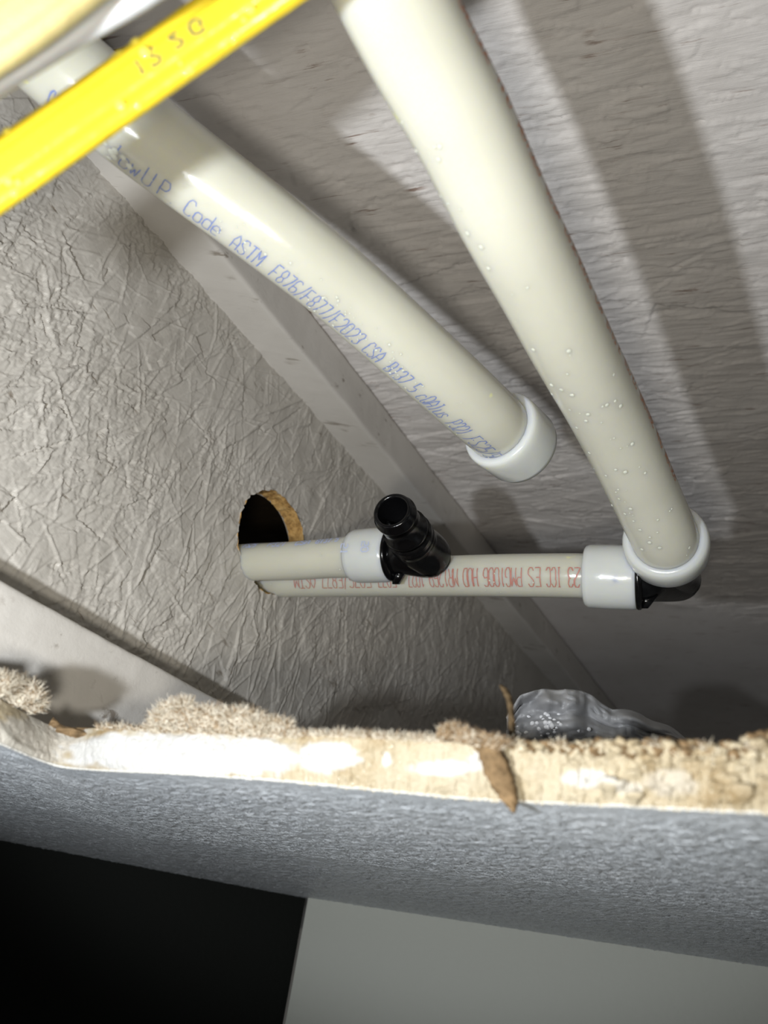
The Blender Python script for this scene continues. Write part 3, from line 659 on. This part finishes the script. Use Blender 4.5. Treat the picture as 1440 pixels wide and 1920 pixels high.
# horizontal pipe with red print
hx_ = lambda q: OD2 if q < .86 else OD2+(q-.86)/.14*.0016
hp_ = Pipe([P(395, 1092, .490), P(500, 1087, .463), P(640, 1084, .4395), P(800, 1081, .411), P(930, 1079, .387), P(1060, 1079, .370), P(1100, 1080, .366), P(1150, 1081, .361)], hx_, 200)
t3 = thing('water_pipe', 'horizontal milky pipe with upside-down red printing out of the hole to the right elbow', 'pipe', hp_.C[0])
mb = MB(); hp_.tube(mb)
for word, xa, xb in [('23', 1090, 1072), ('ICC', 1062, 1032), ('ES', 1023, 1001), ('PMG1006', 991, 924), ('HUD', 912, 886), ('MR1269', 877, 823), ('1027', 814, 782), ('F877', 762, 725), ('F876/F877', 712, 620), ('ASTM', 608, 570)]:
    write(mb, hp_, word, hp_.s_at(xa, 1080), hp_.s_at(xb, 1080), math.radians(-20), math.radians(30), 1, .00055, gap=.2)
beads(mb, hp_, 30, hp_.L[-1]*.2, hp_.L[-1]*.9, -1, 1, .0002, .0005, 2)
mb.build('pipe_body', [M_pex, M_red, M_drop], t3)
r0_, r1_ = P(1097, 1080, .3665), P(1196, 1083, .357); axr = nz(r1_-r0_); LR = np.linalg.norm(r1_-r0_)
mb = MB(); lathe(mb, r0_, axr, [(0, OD2+.0013), (0, .0138), (.0008, .0149), (.0025, .0155), (LR*.5, .0157), (LR-.002, .0155), (LR-.0006, .0152), (LR, .0145), (LR, .010)])
droplet(mb, r0_+axr*.010+R[:, 2]*.0150, R[:, 2], .0016, 1); mb.build('expansion_ring', [M_ring, M_drop], t3)
# front horizontal stub with blue print
fs = Pipe([P(370, 1060, .464), P(455, 1055, .442), P(540, 1052, .426), P(600, 1048, .417), P(660, 1044, .410), P(720, 1040, .402)], lambda q: OD2 if q < .66 else OD2+(q-.66)/.34*.0014, 160)
t4 = thing('water_pipe', 'short milky pipe stub with faded blue print coming from the hole to the open elbow', 'pipe', fs.C[0])
mb = MB(); fs.tube(mb)
for k, (xa, xb, tx) in enumerate([(470, 492, 'FS25'), (512, 548, 'P321'), (566, 592, 'CSA'), (604, 645, 'B137.5')]):
    write(mb, fs, tx, fs.s_at(xa, 1050), fs.s_at(xb, 1050), math.radians(-52), math.radians(-76), 1, .0011)
beads(mb, fs, 12, fs.L[-1]*.4, fs.L[-1]*.9, -.8, 1, .0002, .0006, 2)
mb.build('pipe_body', [M_pex, M_bluefade, M_drop], t4)
q0, q1 = P(660, 1043, .411), P(735, 1040, .4005); axq = nz(q1-q0); LQ = np.linalg.norm(q1-q0)
mb = MB(); lathe(mb, q0, axq, [(0, OD2+.0009), (0, .0125), (.0012, .0140), (.004, .0148), (LQ*.55, .0150), (LQ-.003, .0148), (LQ-.0006, .0144), (LQ, .0138), (LQ, .010)])
rg = Pipe([q0, (q0+q1)/2, q1], .01505, 40)
def rot_write(txt, l, a0, da):
    class Sw:                                                # letters turned a quarter round the ring
        L = np.array([0, 1.0]); rad = np.array([1.0, 1.0])
        @staticmethod
        def pt(u, v, o): return rg.pt(l-v, a0+u/.015, o)
    write(mb, Sw, txt, 0, da, 0, .0042, 1, .0006)
rot_write('51', .0052, -.50, .0065); rot_write('50', .0175, -.55, .0065)
mb.build('expansion_ring', [M_ring, M_bluefade], t4)

# ------------------------------------------------------------------ black elbows
def elbow_body(mb, pts, rad, n=60):
    p = Pipe(pts, rad, n, 48); p.tube(mb); return p
def gusset(mb, c, ax, upd, ro, th, length, wdt):
    """small triangular tab"""
    ax = nz(ax); upd = nz(upd-ax*np.dot(upd, ax)); s = np.cross(ax, upd); V = []
    for k in (-1, 1):
        for (a_, b_) in ((0, ro-.004), (0, ro+length), (wdt*.35, ro+length), (wdt, ro-.004)): V.append(c+ax*a_+upd*b_+s*k*th)
    mb.add(V, [[0, 1, 2, 3], [7, 6, 5, 4], [0, 4, 5, 1], [1, 5, 6, 2], [2, 6, 7, 3], [3, 7, 4, 0]])
# open elbow on the stub
mouth = P(735, 957, .355); cor = P(790, 1036, .3925); md = nz(mouth-cor); ML = np.linalg.norm(mouth-cor)
t5 = thing('pipe_elbow', 'glossy black elbow on the short pipe stub, its open mouth facing out', 'pipe fitting', cor)
mb = MB()
elbow_body(mb, [q1-axq*.012, q1, q1*.55+cor*.45, cor*1.0+axq*.003-md*.004, cor+md*.010, cor+md*.022], lambda q: .0100+.0022*math.sin(min(q, 1)*math.pi*.5), 70)
mb.build('elbow_body', [M_black], t5, label='rounded black elbow body')
mb = MB(); a0 = cor+md*.014; L5 = ML-.014
lathe(mb, a0, md, [(0, .0112), (.0, .0122), (.004, .0122), (.0045, .0106), (.0095, .0105), (.0100, .0116), (.0135, .0116), (.0140, .0101), (L5-.0072, .0099), (L5-.0066, .0107), (L5-.0044, .0108), (L5-.0036, .0098), (L5-.0010, .0098), (L5, .0092), (L5, .0079), (L5-.001, .0074), (L5-.022, .0072), (L5-.0225, 0)])
mb.build('barbed_socket', [M_black], t5, label='ribbed open socket of the elbow')
mb = MB(); lathe(mb, q1-axq*.001, axq, [(0, .009), (0, .0138), (.0006, .0143), (.0018, .0143), (.0026, .0136), (.0032, .010)])
gusset(mb, q1+axq*.001, axq, -Uc@R.T*0+(-(R @ np.array([0.1, 1, -.1]))), .0125, .0018, .0035, .008)
mb.build('collar', [M_black], t5, label='black collar with a small tab')
# right elbow
t6 = thing('pipe_elbow', 'glossy black elbow mostly hidden under the white ring at the right', 'pipe fitting', corner)
mb = MB()
elbow_body(mb, [r1_-axr*.012, r1_+axr*.001, r1_*.5+corner*.5+R[:, 1]*-.001, corner+axr*.0015+dn*.002, corner-dn*.014, corner-dn*.03], lambda q: .0118-.0012*math.sin(min(q, 1)*math.pi), 70)
mb.build('elbow_body', [M_black], t6)
mb = MB(); lathe(mb, r1_-axr*.0005, axr, [(0, .009), (0, .0150), (.0008, .0155), (.0018, .0155), (.0026, .0148), (.0032, .010)])
gusset(mb, r1_+axr*.001, axq, -(R @ np.array([0.1, 1, -.1])), .0125, .0020, .0022, .008)
mb.build('collar', [M_black], t6)

# ------------------------------------------------------------------ cables in the near upper left
def flat_cable(name, pts, wd_, th_, mats, label, facing, ridges=True, text=None, nb=0):
    C = spline(pts, 160); T = np.gradient(C, axis=0); T /= np.linalg.norm(T, axis=1)[:, None]
    up = np.asarray(facing, float); prof = []
    K = 64
    for k in range(K):
        t = k/K*2*math.pi; c, s = math.cos(t), math.sin(t)
        x = wd_/2*math.copysign(abs(c)**.75, c); y = th_/2*math.copysign(abs(s)**.6, s)
        if ridges: y *= 1-0.30*math.exp(-((abs(x)-wd_*.25)/(wd_*.06))**2)-0.06*math.exp(-(x/(wd_*.1))**2)
        prof.append((x, y))
    V = []; fr = []
    for p, t in zip(C, T):
        n = nz(up-t*np.dot(up, t)); b = np.cross(t, n); fr.append((n, b)); 
        for x, y in prof: V.append(p+b*x+n*y)
    V = np.array(V).reshape(160, K, 3); V += rng.normal(0, 0.00003, V.shape)
    mb = MB(); mb.add(V.reshape(-1, 3), [[i*K+j, i*K+(j+1) % K, (i+1)*K+(j+1) % K, (i+1)*K+j] for i in range(159) for j in range(K)]+[list(range(K))[::-1], [159*K+j for j in range(K)]])
    L = np.concatenate([[0], np.cumsum(np.linalg.norm(np.diff(C, axis=0), axis=1))])
    class Sf:
        pass
    Sf.L = L; Sf.rad = np.ones(160)
    def pt(u, v, o):
        g = lambda M: np.array([np.interp(u, L, np.array(M)[:, k]) for k in range(3)])
        return g(C)+g([f[1] for f in fr])*v+g([f[0] for f in fr])*(th_/2*.97+o)
    Sf.pt = staticmethod(pt)
    if text:
        pc = (R.T @ (C-CAM).T).T; cpx = np.stack([CX-F*pc[:, 0]/pc[:, 2], CY+F*pc[:, 1]/pc[:, 2]], 1); sp = lambda x, y: L[np.argmin(((cpx-np.array([x, y]))**2).sum(1))]
        for (tx, xa, ya, xb, yb, va, vb) in text: write(mb, Sf, tx, sp(xa, ya), sp(xb, yb), va, vb, 1, .0007, .0001)
    for _ in range(nb):
        u = rng.uniform(.1*L[-1], .9*L[-1]); v = rng.choice([rng.uniform(-.5, .5), -.47, .47])*wd_
        i = int(np.searchsorted(L, u)); n, b = fr[min(i, 159)]; p = pt(u, v*0.94, -th_*.25 if abs(v) > .43*wd_ else 0)
        droplet(mb, p, n+b*np.sign(v)*(1.2 if abs(v) > .43*wd_ else 0), rng.uniform(.0004, .0013), 2, .7)
    o = mb.build(name, mats); tag(o, label, 'cable'); return o
toward = -(R[:, 2]*-1)
flat_cable('electrical_cable', [P(-330, 560, .150), P(-120, 412, .152), P(60, 287, .155), P(240, 160, .157), P(420, 33, .156), P(560, -66, .152), P(760, -210, .146)], .0128, .0052, [M_yellow, M_print, M_ybead],
    'bright yellow wet flat cable crossing in front of the left pipe', R[:, 2], True, [('12', 262, 148, 306, 118, -.0016, .0016), ('2', 328, 106, 352, 92, -.0014, .0014), ('G', 368, 82, 394, 66, -.0014, .0014)], 46)
flat_cable('electrical_cable', [P(-330, 280, .118), P(-120, 135, .120), P(30, 38, .122), P(160, -60, .124), P(330, -190, .126)], .0112, .0050, [M_yellow_lit, M_print, M_water],
    'blurred yellow flat cable, its highlight painted pale, in the upper left corner', R[:, 2], True)
def round_cable(name, pts, rad, material, label):
    p = Pipe(pts, rad, 120, 32); mb = MB(); p.tube(mb); o = mb.build(name, [material]); tag(o, label, 'cable')
round_cable('grey_cable', [P(-240, 320, .132), P(-60, 200, .134), P(60, 122, .135), P(150, 62, .134), P(240, 5, .132), P(330, -55, .130), P(520, -180, .125)], lambda q: .0010+.0014*min(q*1.4, 1), M_greyc, 'light grey round cable between the two yellow cables')

# ------------------------------------------------------------------ wet plastic film behind the broken edge
film = thing('plastic_film', 'crumpled wet grey plastic film tucked behind the broken ceiling edge', 'plastic sheet', P(1080, 1400, .34))
nx_, ny_ = 90, 50; V = np.zeros((nx_, ny_, 3)); cr = vnoise(nx_, ny_, (9, 6)); cr2 = vnoise(nx_, ny_, (24, 14))
for i in range(nx_):
    x = 950+360*i/(nx_-1); yt = np.interp(x, [950, 975, 1060, 1110, 1150, 1200, 1260, 1310], [1345, 1300, 1290, 1305, 1330, 1338, 1368, 1400])+3*math.sin(i*.31)
    for j in range(ny_):
        y = yt+(1425-yt)*j/(ny_-1)
        V[i, j] = P(x, y, .315+.02*(1-j/ny_)+(cr[i, j]-.5)*.016+abs(cr2[i, j]-.5)*.006)
mb = MB(); mb.add(V.reshape(-1, 3), grid_faces(nx_, ny_))
f_ = mb.build('film_sheet', [M_film], film); md_ = f_.modifiers.new('thickness', 'SOLIDIFY'); md_.thickness = .0004
mb = MB()
for _ in range(60):
    x = rng.choice([rng.normal(1025, 18), rng.normal(970, 6), rng.normal(1035, 30)]); y = rng.uniform(1345, 1392) if x > 985 else rng.uniform(1345, 1375)
    i = int(np.clip((x-950)/360*(nx_-1), 0, nx_-1)); j = int(np.clip(rng.uniform(.35, .8)*ny_, 0, ny_-1))
    droplet(mb, V[i, j]+R[:, 2]*.0004, R[:, 2]-.25*R[:, 0]-.25*R[:, 1], rng.uniform(.0006, .0013), 0, .8)
mb.build('water_beads', [M_bright], film, label='water beads on the film, their glints painted white')['kind'] = 'stuff'
